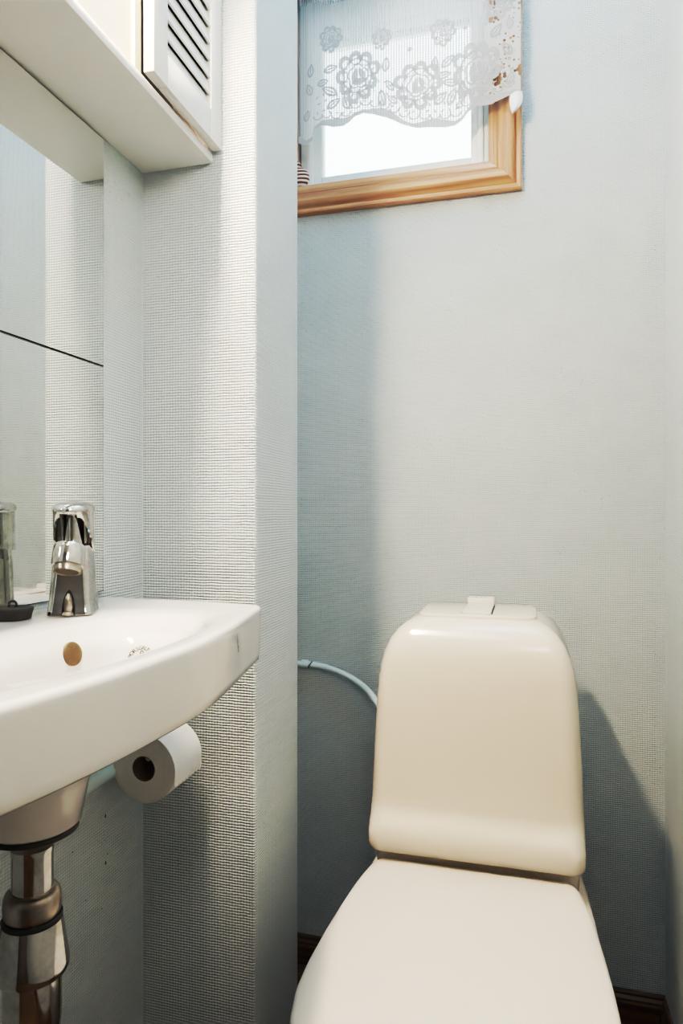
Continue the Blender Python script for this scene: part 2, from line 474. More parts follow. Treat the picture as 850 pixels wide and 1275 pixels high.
for c, R in (((-.4067,2.012),.027),((-.1684,1.984),.027),((-.2961,1.995),.022),((-.0544,2.028),.036)): rose(c[0],c[1],R,.6,.9)
for (cx,cz,L,W,a) in [(-.4067,1.9472,.033,.010,.2),(-.4246,1.9213,.028,.009,.1),(-.409,1.8999,.042,.011,2.6),(-.3999,1.872,.036,.010,.6),(-.3731,1.8705,.033,.010,1.9),
    (-.2875,1.9387,.032,.010,1.5),(-.2961,1.8707,.038,.011,1.7),(-.279,1.893,.032,.008,2.2),(-.273,1.862,.03,.008,2.4),(-.1845,1.9215,.034,.009,1.5),(-.158,1.923,.036,.010,.7),(-.1655,1.8962,.032,.009,.1),
    (-.1537,1.8786,.036,.010,2.9),(-.1733,1.8497,.036,.011,.7),(-.150,1.8493,.040,.010,1.2),(-.1305,1.8546,.034,.009,1.9),(-.1335,1.832,.022,.007,1.0),
    (-.4535,1.955,.03,.009,1.4),(-.457,1.915,.03,.009,1.9),(-.061,1.965,.034,.010,.9),(-.040,1.925,.034,.010,2.2),(-.060,1.885,.032,.009,.4),(-.033,1.865,.03,.009,1.2),(-.035,1.975,.026,.008,1.7),(-.463,1.86,.026,.008,1.3)]:
    leaf(cx,cz,L,W,a)
poly_fill(scal(-.2367,1.959,.0052,5,.2), .0012); poly_fill(scal(-.1235,1.985,.0045,5,.2), .0012)
# hem: a closely worked band along the scallops and a garland of small loops above it
xs = [-.4825+(.4825-.0139)*k/220 for k in range(221)]
n0 = len(V)
for x in xs:
    zb = interp(HEM, x); w = .013 + .005*sin(x*60)
    V.append(in_front(x, zb+.0003, .0010)); V.append(in_front(x, zb+w, .0010))
for k in range(220): F.append((n0+2*k, n0+2*k+2, n0+2*k+3, n0+2*k+1)); FM.append(1)
k = 0; x = -.436
while x < -.03:
    zb = interp(HEM, x) + .021; R = .0125
    o = [(x+R*cos(pi+pi*t/14), zb+.006+R*.9*sin(pi+pi*t/14)) for t in range(15)]
    i_ = [(x+R*.72*cos(pi+pi*t/14), zb+.006+R*.66*sin(pi+pi*t/14)) for t in range(15)]
    n0 = len(V)
    for p, q in zip(o, i_): V.append(in_front(p[0],p[1],.0012)); V.append(in_front(q[0],q[1],.0012))
    for t in range(14): F.append((n0+2*t, n0+2*t+2, n0+2*t+3, n0+2*t+1)); FM.append(1)
    x += .021
for x in xs[::7]:                                   # scattered filling stitches low on the cloth
    if -.44 < x < -.03:
        for q in range(3):
            zb = interp(HEM, x) + .030 + .020*q + .004*sin(x*400+q*2)
            poly_fill(drop(x+.004*(q % 2), zb, .010, .0022, .6+1.3*((q+int(x*500)) % 3), 8), .0008)
me = bpy.data.meshes.new('lace_cloth'); me.from_pydata([tuple(v) for v in V], [], F)
me.materials.append(M_net); me.materials.append(M_motif); me.polygons.foreach_set('material_index', FM); me.polygons.foreach_set('use_smooth', [True]*len(F))
cloth = bpy.data.objects.new('lace_cloth', me); col.objects.link(cloth); put(cloth, cur)
# corner of the hem that has curled forward
m = MB(); rings = []
L_ = [(-.0345,1.8285),(-.0355,1.8200),(-.0350,1.8110),(-.0335,1.8020),(-.0315,1.7945),(-.0290,1.7915)]
R_ = [(-.0110,1.8330),(-.0098,1.8240),(-.0105,1.8150),(-.0135,1.8060),(-.0190,1.7985),(-.0270,1.7925)]
for (xa,za),(xb,zb) in zip(L_,R_):
    rings.append([Vector((xa+(xb-xa)*t, YC-.007-.007*math.sin(pi*t)-.02*(1.83-za)*t, za+(zb-za)*t)) for t in [k/8 for k in range(9)]])
m.loft(rings, False, False, closed=False); put(m.obj('curled_hem', plain('curled_lace', (.85,.85,.83), .8)), cur)
m = MB(); m.tube([(WL+.001,YC,CT+.004),(-.005,YC,CT+.004)], .005, 12); put(m.obj('curtain_rod', M_rail), cur)

# ------------------------------------------------------------------ mirror tiles
cam_scaled = True
for k, (z0, z1, lab) in enumerate([(.8585,1.2592,'lower square mirror tile with its bottom edge just above the washbasin'),(1.2607,1.6675,'upper square mirror tile meeting the underside of the white cabinet')]):
    y0, y1 = .667, 1.0675
    t = thing('mirror_tile', lab, 'mirror', (XL, (y0+y1)/2, z0), 'square mirror tiles on the basin wall')
    put(MB().box((XL+.0002,y0,z0),(XL+.0030,y1,z1)).obj('backing', M_gap), t)
    put(MB().box((XL+.0030,y0+.0012,z0+.0012),(XL+.0046,y1-.0014,z1-.0012)).obj('mirror_glass', M_mir, smooth=False), t)

# ------------------------------------------------------------------ wall cabinet with lamp panel
CY0, CY1 = .30, 1.200
XF = -.584; CZb = 1.670; CZt = 2.10
cab = thing('wall_cabinet', 'white wooden wall cabinet with louvred door and lit cream panel above the mirror', 'cabinet', (XL+.001, (CY0+CY1)/2, CZb))
put(MB().bbox((XL+.001,CY0,CZb),(XF,CY1,CZb+.017), .0015).obj('bottom_board', M_wht), cab)
put(MB().bbox((XL+.001,CY0,CZt-.017),(XF,CY1,CZt), .0015).obj('top_board', M_wht), cab)
for y in (CY0, CY1-.016):
    put(MB().box((XL+.001,y,CZb+.0172),(XF-.002,y+.016,CZt-.0172)).obj('side_board', M_wht), cab)
M_warm = plain('cream_divider', (.82,.72,.50), .45)
for y in (.933, .545):
    put(MB().box((XL+.001,y,CZb+.0172),(XF-.001,y+.016,CZt-.0172)).obj('divider', M_warm), cab)
put(MB().box((XL+.001,CY0+.0165,CZb+.0172),(XL+.007,CY1-.0165,CZt-.0172)).obj('back_board', M_wht), cab)
pn = put(MB().bbox((XF-.012,.5615,CZb+.0174),(XF-.008,.9325,CZt-.0174), .001).obj('lamp_panel', M_glow), cab)
pn['label'] = 'glowing cream lamp panel'
lt = put(MB().lathe([(.012,0),(.0225,.003),(.0225,.335),(.012,.338)], (XF+.012,.579,2.050), 20, axis_matrix((0,1,0))).obj('lamp_tube', M_tube), cab)
for y in (.5625, .9175):
    put(MB().bbox((XF-.0078,y,2.026),(XF+.034,y+.0145,2.074), .002).obj('tube_socket', M_wht), lt)
def louvre_door(y0, y1):
    x0, x1 = XF+.001, XF+.020; z0, z1 = CZb+.0205, CZt+.004
    d = MB(); sw = .044; rw = .055
    d.bbox((x0,y0,z0),(x1,y0+sw,z1),.002); d.bbox((x0,y1-sw,z0),(x1,y1,z1),.002)
    d.bbox((x0+.0005,y0+sw-.0005,z0),(x1-.0005,y1-sw+.0005,z0+rw),.0015); d.bbox((x0+.0005,y0+sw-.0005,z1-rw),(x1-.0005,y1-sw+.0005,z1),.0015)
    dr = put(d.obj('door', M_wht), cab)
    n = int((z1-z0-2*rw)/.0315)
    for k in range(n+1):
        zc = z0+rw+.012+.0315*k
        if zc > z1-rw-.006: break
        s_ = MB()   # near-upright slat, its lower edge standing out over the one below
        ring = [(x0+.0045,zc+.0165),(x0+.0035,zc+.0165),(x0+.0125,zc-.0165),(x0+.0150,zc-.0175),(x0+.0168,zc-.0160),(x0+.0075,zc+.0165)]
        s_.loft([[Vector((x,y,z)) for x,z in ring] for y in (y0+sw-.0003, y1-sw+.0003)])
        put(s_.obj('slat', M_wht, smooth=False), dr)
    bk = MB().box((x0+.0002,y0+sw+.001,z0+rw+.001),(x0+.0010,y1-sw-.001,z1-rw-.001)); put(bk.obj('door_back', M_gap), dr)
    return dr
louvre_door(.953, 1.1985)
louvre_door(.303, .543)

# ------------------------------------------------------------------ washbasin
ZR = .850
BC = Vector((-.520, .700))
half = [(-.7345,1.064),(-.68,1.0615),(-.60,1.057),(-.542,1.0530),(-.49,1.047),(-.443,1.0395),(-.4245,1.0345),(-.414,1.0250),(-.4105,1.012),(-.402,.965),(-.390,.900),(-.3775,.830),(-.3685,.765),(-.3650,.700)]
front = [(x + .009*smooth(.66,.50,1.4-y)*smooth(.345,.39,1.4-y), 1.4-y) for x, y in reversed(half[:-1])]
poly = catmull([Vector((x,y)) for x,y in half], 6)[:-1] + catmull([Vector((-.3650,.70))]+[Vector(p) for p in front], 6)
# back edge along the wall
nb = 30
poly += [Vector((-.7345, .336 + (1.064-.336)*k/nb)) for k in range(1, nb)]
# even resampling
def resample(P, n):
    P = P + [P[0]]; L = [0]
    for a, b in zip(P, P[1:]): L.append(L[-1] + (b-a).length)
    out = []; j = 0
    for k in range(n):
        s_ = L[-1]*k/n
        while L[j+1] < s_: j += 1
        out.append(P[j].lerp(P[j+1], (s_-L[j])/max(1e-9, L[j+1]-L[j])))
    return out
NB = 320
out = resample(poly, NB)
def inset(P, d):
    n = len(P); res = []
    for i in range(n):
        t = (P[(i+1) % n] - P[i-1]).normalized(); nr = Vector((-t.y, t.x))
        if nr.dot(BC - P[i]) < 0: nr = -nr
        res.append(P[i] + nr*d)
    return res
def sup(th, c, ax0, ax1, by, e):
    """superellipse radius point at angle th about c (ax0 toward the wall, ax1 toward the room)"""
    cx, sy = cos(th), sin(th); a = ax1 if cx > 0 else ax0
    rr = (abs(cx/a)**e + abs(sy/by)**e)**(-1/e)
    return Vector((c[0]+rr*cx, c[1]+rr*sy))
ang = [atan2(p.y-BC.y, p.x-BC.x) for p in out]
def bowl(e0, e1, by, e=2.5, c=(-.50,.70)):
    return [sup(a, c, e0, e1, by, e) for a in ang]
def ring(P, z): return [Vector((p.x, p.y, z)) for p in P]
B1 = bowl(.103,.100,.222,2.3); B2 = bowl(.094,.091,.205,2.3); B3 = bowl(.080,.083,.150,2.6)
drain = Vector((-.540,.672))
def toward(P, t, c=drain): return [p.lerp(c, t) for p in P]
und = .765
lower = [sup(a, (-.54,.675), .13, .105, .165, 2.2) for a in ang]
boss = lambda r_: [Vector((drain.x-.008 + r_*cos(a), drain.y-.010 + r_*sin(a))) for a in ang]
rings = [ring(boss(.030), .6425), ring(boss(.050), .6425), ring(boss(.0535), .646), ring(boss(.062), .69), ring(boss(.075), .715),
         ring(lower, .748), ring([p.lerp(q, .8) for p, q in zip(lower, inset(out,.02))], .757),
         ring(inset(out,.016), .7575), ring(inset(out,.0075), .7610), ring(inset(out,.0035), .7650), ring(inset(out,.0025), .775), ring(inset(out,.0004), .838),
         ring(inset(out,.0002), .8425), ring(inset(out,.0012), .8465), ring(inset(out,.0035), .8490), ring(inset(out,.0070), ZR), ring(inset(out,.012), ZR)]
mid = [p.lerp(q, .6) for p, q in zip(inset(out,.012), B1)]
rings += [ring(mid, ZR-.001), ring(B1, ZR-.0025), ring([p.lerp(q,.5) for p,q in zip(B1,B2)], ZR-.0055), ring(B2, ZR-.0125),
          ring([p.lerp(q,.55) for p,q in zip(B2,B3)], ZR-.019), ring(B3, ZR-.028),
          ring(toward(B3,.06), ZR-.040), ring(toward(B3,.14), ZR-.070), ring(toward(B3,.24), ZR-.098), ring(toward(B3,.38), ZR-.117), ring(toward(B3,.60), ZR-.127), ring(toward(B3,.83), ZR-.131), ring(toward(B3,.90), ZR-.136)]
m = MB(); m.loft(rings, True, True)
bas = m.obj('washbasin', M_cer, angle=60)
tag(bas, 'white porcelain washbasin with bowed front mounted under the mirror tiles', 'washbasin')
cam_scaled = False
from mathutils.bvhtree import BVHTree
tree = BVHTree.FromPolygons([v.co.copy() for v in bas.data.vertices], [tuple(p.vertices) for p in bas.data.polygons])
def decal(name, P, n, rt, shapes, mat, lift=.0004):
    """flat shapes given in the surface's own plane (right, up), laid onto the glazed surface"""
    P = Vector(P); n = Vector(n).normalized(); rt = Vector(rt); rt = (rt - n*rt.dot(n)).normalized(); up = n.cross(rt)
    V, F = [], []
    for vs_, fs in shapes:
        k0 = len(V)
        for x, y in vs_:
            q = P + rt*x + up*y; hit = tree.ray_cast(q + n*.015, -n)
            V.append((hit[0] if hit[0] is not None else q) + n*lift)
        F += [tuple(i+k0 for i in f) for f in fs]
    return put(link(name, V, F, mat, None, False), bas)
def glyph(ch, size):
    cu = bpy.data.curves.new('glyph', 'FONT'); cu.body = ch; cu.size = size; cu.align_x = 'CENTER'; cu.resolution_u = 3; cu.offset = size*.012
    ob = bpy.data.objects.new('glyph', cu); col.objects.link(ob)
    me = bpy.data.meshes.new_from_object(ob)
    vs_ = [(v.co.x, v.co.y) for v in me.vertices]; fs = [tuple(p.vertices) for p in me.polygons]
    bpy.data.objects.remove(ob); bpy.data.curves.remove(cu); bpy.data.meshes.remove(me)
    return vs_, fs
n_ = Vector((.105,-.902,.419)).normalized(); r_ = Vector((.993,.116,0)); u_ = n_.cross(r_)
mk = Vector((-.395,.644,.8536)) - u_*.0095
sh = []
for k, ch in enumerate('PORSGRUND'):
    a = radians(172 - 17.5*k); vs_, fs = glyph(ch, .0062); b = a - pi/2
    sh.append(([(.0096*cos(a)+x*cos(b)-y*sin(b), .0096*sin(a)+x*sin(b)+y*cos(b)) for x, y in vs_], fs))
def rect(x0,y0,x1,y1): return ([(x0,y0),(x1,y0),(x1,y1),(x0,y1)], [(0,1,2,3)])
sh += [rect(-.00055,-.007,.00055,.0048), rect(-.0021,.0020,.0021,.0031)]
N_ = 20
rg = [(.0021*cos(2*pi*k/N_), .0066+.0021*sin(2*pi*k/N_)) for k in range(N_)] + [(.0011*cos(2*pi*k/N_), .0066+.0011*sin(2*pi*k/N_)) for k in range(N_)]
sh.append((rg, [(k,(k+1) % N_,N_+(k+1) % N_,N_+k) for k in range(N_)]))
arc = [(.0050*cos(radians(200+14*k)), -.0020+.0050*sin(radians(200+14*k))) for k in range(11)] + [(.0040*cos(radians(200+14*k)), -.0018+.0038*sin(radians(200+14*k))) for k in range(11)]
sh.append((arc, [(k,k+1,12+k,11+k) for k in range(10)]))
mo = decal('maker_mark', mk, n_, r_, sh, M_ink); mo['label'] = 'small black round maker\'s stamp with an anchor'
def stroke(pts, w):
    out_ = []
    for (x0,y0),(x1,y1) in zip(pts, pts[1:]):
        L = math.hypot(x1-x0, y1-y0) or 1; nx, ny = -(y1-y0)/L*w, (x1-x0)/L*w
        out_.append(([(x0+nx,y0+ny),(x1+nx,y1+ny),(x1-nx,y1-ny),(x0-nx,y0-ny)], [(0,1,2,3)]))
    return out_
u = .00096
sc_ = stroke([(-5.5*u,13*u),(-4*u,8*u),(-3*u,2*u),(-1*u,-4*u),(1*u,-8*u),(3*u,-9*u)], .00075) + stroke([(-4*u,6*u),(-1*u,4*u),(-2*u,-1*u),(1*u,-4*u),(4*u,-3*u)], .00050) + stroke([(2*u,-1*u),(3*u,-6*u),(5*u,-8*u)], .00060)
ch_ = decal('glaze_scratch', (-.2975,.668,.860), (.986,.166,-.033), (-.166,.986,0), sc_, plain('glaze_chip', (.23,.20,.16), .7)); ch_['label'] = 'dark scratch in the glaze'
ov = MB().lathe([(.0020,-.003),(.0118,-.003),(.0122,.0004),(.0112,.0016),(.0075,.0026),(.0004,.0030)], (-.4408,.5898,.8577), 36, axis_matrix((.953,-.168,.252)))
ov = put(ov.obj('overflow_cap', M_brass), bas); ov['label'] = 'tarnished round overflow cap'
cam_scaled = True

# ------------------------------------------------------------------ mixer tap
FO = Vector((-.655,.880,ZR)); fd = Vector((.40,-.917,0)).normalized(); fr_ = Vector((-fd.y, fd.x, 0))
def FP(a, b, c): return FO + fr_*a + fd*b + Vector((0,0,c))     # right, forward, up
tap = thing('mixer_tap', 'chrome single-lever mixer tap standing on the basin ledge in front of the mirror', 'tap', tuple(FO))
def frr(x0,x1,y0,y1,r,z,n=6): return [FP(p.x,p.y,p.z) for p in rrect(x0,x1,y0,y1,r,z,n)]
m = MB()
body = []
for z, w, yf, yb, r in [(0,.0318,.0340,-.029,.009),(.004,.0318,.0340,-.029,.009),(.006,.0310,.0330,-.028,.009),(.020,.0302,.0305,-.028,.010),(.045,.0288,.0270,-.028,.011),(.070,.0272,.0250,-.028,.011),(.092,.0255,.0235,-.027,.011),(.100,.0235,.0200,-.025,.011)]:
    body.append(frr(-w,w,yb,yf,r,z))
m.loft(body)
put(m.obj('tap_body', M_chr), tap)
# spout: a short barrel leaning forward, its mouth turned down toward the bowl
sd = (fd*.40 - Vector((0,0,.917))).normalized(); Ma = axis_matrix(sd); s0 = FP(0,.026,.0985)
m = MB(); m.lathe([(.010,-.004),(.0200,-.003),(.0222,0),(.0226,.006),(.0228,.026),(.0220,.0292),(.0190,.0296),(.0185,.025),(.004,.025)], s0, 48, Ma)
sp = put(m.obj('spout', M_chr), tap)
put(MB().lathe([(.0178,.0255),(.0184,.034),(.0180,.0380),(.0165,.0388),(.0158,.0365)], s0, 40, Ma).obj('aerator_ring', M_nut), sp)
put(MB().lathe([(.0157,.0320),(.0157,.0368),(.010,.0372)], s0, 32, Ma).obj('aerator_mesh', M_brass), sp)
put(MB().lathe([(.0150,0),(.0145,.012),(.0140,.046)], FP(0,.0,.0995), 32).obj('neck', M_chr), tap)
# lever: a hood, open toward the front, its sides sweeping down and back
m = MB(); rings_ = []
na = 44
def hood(a):
    """a from -1 (front left) through 0 (back) to 1 (front right): plan position and lower edge"""
    th = pi/2*1.0 + a*pi*.86      # angle; back is at 'pi/2'
    x = -.0285*cos(th); y = -.0385*sin(th)
    return x, y
outer_r, inner_r = [], []
def lower_edge(s_):   # s_: 0 at the front opening -> 1 at the back
    return .090 + .052*smooth(.62, .02, s_)**1.2
NH = 9
def hood_pt(k, t, off):
    a = -1 + 2*k/na; x, y = hood(a); L = sqrt(x*x+y*y); x *= (L-off)/L; y *= (L-off)/L
    s_ = 1-abs(a)
    z0 = lower_edge(s_) ; z1 = .150
    z = z0 + (z1-z0)*t
    lean = .0012*(1-t)
    return x*(1+lean), y + .006*(t-.5)*(1-s_), z
for k in range(na+1):
    rg = [FP(*hood_pt(k, j/NH, 0)) for j in range(NH+1)] + [FP(*hood_pt(k, j/NH, .0032)) for j in range(NH,-1,-1)]
    rings_.append(rg)
m.loft(rings_, True, True)
hd = put(m.obj('lever', M_chr, angle=35), tap)
m = MB(); rings_ = []
for rr, z in [(.90,.1475),(1.0,.1495),(1.035,.1530),(1.03,.1560),(.97,.1600),(.82,.1632),(.58,.1652),(.30,.1662),(.02,.1665)]:
    rings_.append([FP(.0289*rr*cos(2*pi*k/48), (.0390 if sin(2*pi*k/48) > 0 else .0392)*rr*sin(2*pi*k/48), z - .004*rr*sin(2*pi*k/48)*.6) for k in range(48)])
m.loft(rings_); put(m.obj('lever_cap', M_chr), hd)
# arched recess with the waste-rod guide at the foot
m = MB(); pts = [(-.0085,.002)]+[(-.0085+.0012*k,.012+.020*sin(pi/2*min(1,k/7))) for k in range(8)]
arch = [(-.0095,.001),(-.0090,.014),(-.0065,.026),(-.0030,.034),(0,.037),(.0030,.034),(.0065,.026),(.0090,.014),(.0095,.001)]
def fy(z): return interp([(0,.034),(.004,.034),(.006,.033),(.02,.0305),(.045,.0270),(.07,.025)], z)
m.loft([[FP(x, fy(z)+.0003, z) for x,z in arch], [FP(x*.92, fy(z)+.0009, z) for x,z in arch]]); put(m.obj('rod_recess', M_gap), tap)
put(MB().lathe([(.0056,0),(.0062,.006),(.0058,.014),(.0040,.022),(.0015,.026)], FP(0,.0325,.006), 20).obj('rod_guide', M_nut), tap)
put(MB().lathe([(.0075,0),(.0078,.0025),(.0060,.0052)], FP(0,.0365,.0004), 20).obj('foot_screw', M_nut), tap)

# ------------------------------------------------------------------ basin plug lying on the ledge
PP = Vector((-.697,.802,ZR+.0004))
plug = MB().lathe([(.0235,0),(.0245,.0012),(.0265,.0105),(.0275,.0120),(.0275,.0150),(.0262,.0162),(.0060,.0166)], PP, 44).obj('sink_plug', M_dark)
tag(plug, 'round black rubber plug lying on the basin ledge beside the tap', 'plug')
m = MB(); m.tube([PP+Vector((.0050*cos(a)*.8, .0050*cos(a)*.6, .0195+.0055*sin(a))) for a in [2*pi*k/20 for k in range(21)]], .0018, 10)
put(m.obj('pull_ring', M_dark), plug)

# ------------------------------------------------------------------ bottle trap
TX, TY = drain.x-.008, drain.y-.010
trap = thing('bottle_trap', 'chrome bottle trap and waste pipe hanging beneath the washbasin', 'drain trap', (TX, TY, .36))
def TL(name, prof, mat, n=56): return put(MB().lathe(prof, (TX,TY,0), n).obj(name, mat), trap)
TL('gasket', [(.032,.6335),(.047,.6345),(.0505,.6365),(.0505,.6415),(.044,.6422)], M_dark)
TL('flange', [(.0235,.618),(.0250,.6210),(.0310,.6270),(.0380,.6305),(.0400,.6333),(.030,.6334)], M_nut)
TL('tailpiece', [(.0228,.535),(.0228,.610),(.0232,.612),(.0232,.6178)], M_chr)
TL('lock_nut', [(.0240,.540),(.0300,.5405),(.0312,.544),(.0315,.552),(.0310,.5600),(.0290,.5655),(.0255,.5680),(.0236,.5682)], M_nut)
TL('seal_ring', [(.0290,.5340),(.0325,.5345),(.0330,.5370),(.0320,.5396),(.0250,.5398)], M_dark)
TL('cone', [(.0300,.4740),(.0385,.4750),(.0402,.4790),(.0400,.4850),(.0325,.5336),(.0235,.5338)], M_chr)
TL('bottle', [(.006,.3900),(.018,.3905),(.0260,.3960),(.0300,.4060),(.0315,.4200),(.0318,.4738)], M_chr)
m = MB(); m.tube([(TX-.0405,TY,.500),(TX-.11,TY,.500),(XL+.0005,TY,.500)], .016, 24); put(m.obj('outlet_pipe', M_chr), trap)

# ------------------------------------------------------------------ toilet roll on its holder, and wall pipe
RX, RZ, RY0, RY1 = -.652, .548, 1.066, 1.166
roll = thing('toilet_roll', 'white toilet roll with torn loose end hanging below the basin beside the wall corner', 'toilet roll', (RX, RY0, RZ-.06))
My = axis_matrix((0,1,0))
m = MB(); R = .0605
prof = [(.0225,.0004),(.026,0),(.032,.0006),(.040,.0003),(.052,.0010),(.0590,.0004),(R,.0015),(R,RY1-RY0-.0015),(.059,RY1-RY0),(.0225,RY1-RY0)]
m.lathe(prof+[prof[0]], (RX,RY0,RZ), 64, My, False, False); put(m.obj('paper', M_paper, angle=50), roll)
m = MB(); m.lathe([(.0222,.0012),(.0222,RY1-RY0-.001),(.0205,RY1-RY0-.001),(.0205,.0012),(.0222,.0012)], (RX,RY0,RZ), 40, My, False, False); put(m.obj('cardboard_core', M_core), roll)
# loose sheet following the roll on the room side, torn at its end
m = MB(); rings_ = []
NA, NY = 26, 30
for i in range(NY+1):
    y = RY0+.0005 + (RY1-RY0-.001)*i/NY
    tear = .0022*math.sin(i*1.7)+.0015*math.sin(i*4.3+1)+.0012*random.uniform(-1,1)
    rg = []
    for k in range(NA+1):
        a = radians(120 - 117*k/NA); rr = R + .0006 + .0008*smooth(.6,1,k/NA)
        rg.append(Vector((RX+rr*cos(a), y, RZ+rr*sin(a))))
    e = rg[-1]
    for q in (.25,.5,.75,1):                       # the end hangs free, torn
        rg.append(Vector((e.x-.0012*q*q, y, e.z + (.5225+tear-e.z)*q)))
    rings_.append(rg)
m.loft(rings_, False, False, closed=False); put(m.obj('loose_sheet', M_paper), roll)
hold = MB(); hold.lathe([(.018,0),(.018,.004),(.006,.006),(.006,.12),(.004,.1215)], (RX,YP-.0004,RZ+.0140), 24, axis_matrix((0,-1,0)))
tag(hold.obj('toilet_roll_holder', M_rail), 'metal roll holder fixed to the boxed corner, inside the toilet roll', 'toilet roll holder')
m = MB(); m.tube(catmull([(XL+.0145,.965,.5365),(XL+.0145,1.02,.5365),(XL+.0145,1.075,.5365),(XL+.012,1.087,.5365),(XL+.0005,1.095,.5365)],6), .0135, 20)
pipe = m.obj('wall_pipe', M_pvc); tag(pipe, 'short painted pipe along the wall behind the toilet roll, pale green', 'pipe')
put(MB().lathe([(.0145,0),(.0145,.006)], (XL+.0150,.959,.5365), 20, axis_matrix((0,1,0))).obj('pipe_collar', M_ink), pipe)

cam_scaled = False
# ------------------------------------------------------------------ toilet
TCX = -.085
toi = thing('toilet', 'white close-coupled toilet with closed lid standing against the back wall', 'toilet', (TCX, 1.05, 0))
def hw_lid(y):
    tab = [(.60,0),(.603,.035),(.612,.070),(.63,.105),(.655,.135),(.69,.160),(.73,.176),(.78,.1855),(.83,.187),(.90,.1840),(.96,.1795),(1.02,.1735),(1.06,.1675),(1.092,.1605),(1.108,.1535),(1.1115,.1500)]
    return interp(tab, y)
def lid_outline(grow=0, y_end=1.1115, shift=0):
    ys = [.60,.6012,.603,.607,.612,.620,.63,.642,.655,.672,.69,.71,.73,.755,.78,.805,.83,.865,.90,.93,.96,.99,1.02,1.04,1.06,1.078,1.092,1.101,1.108,1.1115]
    right = [Vector((TCX + (hw_lid(y)+grow*(1 if y > .6 else 0)), y - (grow if y < .66 else 0))) for y in ys]
    left = [Vector((2*TCX - p.x, p.y)) for p in reversed(right[1:])]
    P = right + left
    P = [p for i, p in enumerate(P) if i == 0 or (p-P[i-1]).length > 1e-5]
    return resample(P, 200)
TC2 = Vector((TCX, .86))
def insP(P, d):
    n = len(P); res = []
    for i in range(n):
        t = (P[(i+1) % n] - P[i-1]).normalized(); nr = Vector((-t.y, t.x))
        if nr.dot(TC2 - P[i]) < 0: nr = -nr
        res.append(P[i] + nr*d)
    return res
# smooth the outline a little so that it reads as one curve
LO = lid_outline()
for _ in range(2):
    LO = [(LO[i-1]+LO[i]*2+LO[(i+1) % len(LO)])/4 for i in range(len(LO))]
ZL = .430
m = MB()
m.loft([ring(insP(LO,.020), ZL-.017), ring(insP(LO,.003), ZL-.017), ring(insP(LO,.0005), ZL-.015), ring(LO, ZL-.011), ring(insP(LO,.0004), ZL-.0065), ring(insP(LO,.002), ZL-.003), ring(insP(LO,.006), ZL-.0008),
        ring(insP(LO,.016), ZL+.0002)] + [ring([p.lerp(TC2, t) for p in insP(LO,.016)], ZL+.0002+.0035*t*(2-t)) for t in (.15,.35,.6,.85,.98)])
put(m.obj('lid', M_lid, angle=70), toi)
SO = insP(LO, .004)
m = MB(); m.loft([ring(insP(SO,.010), ZL-.036), ring(SO, ZL-.034), ring(SO, ZL-.021), ring(insP(SO,.003), ZL-.0185), ring(insP(SO,.03), ZL-.0185)])
put(m.obj('seat', M_lid, angle=60), toi)
# pan: egg-shaped top, shoulders under the tank, narrowing to the foot
def pan_ring(z, k, y0, y1, hwm, e_front=2.2, rear=.8):
    """closed outline: superelliptic front from y0, straight-ish to rear y1"""
    pts = []; yc = .86
    for j in range(101):
        a = pi*j/100 - pi/2            # right side from front to rear
        if a < 0:
            y = yc + (yc-y0)*sin(a)*1.0; x = hwm*abs(cos(a))**(2/e_front)
        else:
            y = yc + (y1-yc)*sin(a); x = hwm*(1-(1-rear)*sin(a)**2) if a < pi/2-.0001 else hwm*rear
        pts.append((x, y))
    right = [Vector((TCX+x, y)) for x, y in pts]; left = [Vector((2*TCX-p.x, p.y)) for p in reversed(right)]
    return [Vector((p.x,p.y,z)) for p in right+left]
m = MB()
m.loft([pan_ring(0,0,.78,1.36,.115,2.4,.95), pan_ring(.01,0,.775,1.362,.118,2.4,.95), pan_ring(.08,0,.79,1.36,.108,2.4,.97), pan_ring(.18,0,.76,1.36,.112,2.3,1.0), pan_ring(.26,0,.70,1.36,.138,2.2,1.0), pan_ring(.32,0,.645,1.36,.166,2.2,.96),
        pan_ring(.360,0,.612,1.36,.182,2.2,.88), pan_ring(.385,0,.604,1.36,.1880,2.2,.835), pan_ring(.392,0,.606,1.36,.1865,2.2,.83), pan_ring(.3935,0,.612,1.357,.182,2.2,.83)])
put(m.obj('pan', M_cer2, angle=60), toi)
# ledge that carries the tank
m = MB(); m.loft([rrect(TCX-.160,TCX+.160,1.125,1.355,.02,.3937), rrect(TCX-.1625,TCX+.1625,1.122,1.357,.02,.400), rrect(TCX-.1650,TCX+.1650,1.118,1.357,.02,.4425)])
put(m.obj('tank_ledge', M_cer2), toi)
# tank: outline tapers upward with round shoulders and a soft lip at the foot of the front face
tank = []
W = [(.4430,.1665),(.4460,.1690),(.453,.1708),(.475,.1715),(.52,.1705),(.60,.1675),(.68,.1635),(.72,.1605),(.745,.1565),(.765,.1510),(.785,.1420),(.800,.1310),(.810,.1195),(.817,.1070),(.8205,.0960),(.822,.0850)]
FY = [(.4430,1.1000),(.4455,1.0950),(.450,1.0915),(.458,1.0890),(.470,1.0890),(.482,1.0910),(.490,1.0950),(.498,1.1005),(.506,1.1055),(.516,1.1090),(.53,1.1110),(.60,1.1140),(.70,1.1180),(.75,1.1215),(.775,1.1260),(.793,1.1330),(.806,1.1420),(.814,1.1510),(.8195,1.1610),(.822,1.1720)]
zs = sorted(set([a for a,_ in W]+[a for a,_ in FY]+[.56,.64]))
for z in zs:
    w = interp(W, z); y0 = interp(FY, z); yb = 1.352 - .030*smooth(.74,.822,z)**2
    rf = min(.034, w*.4) * (.55 if z < .50 else 1) 
    tank.append(rrect(TCX-w, TCX+w, y0, yb, [min(.028,w*.4)*(.75 if z < .48 else 1)]*2 + [.02, .02], z, 10))
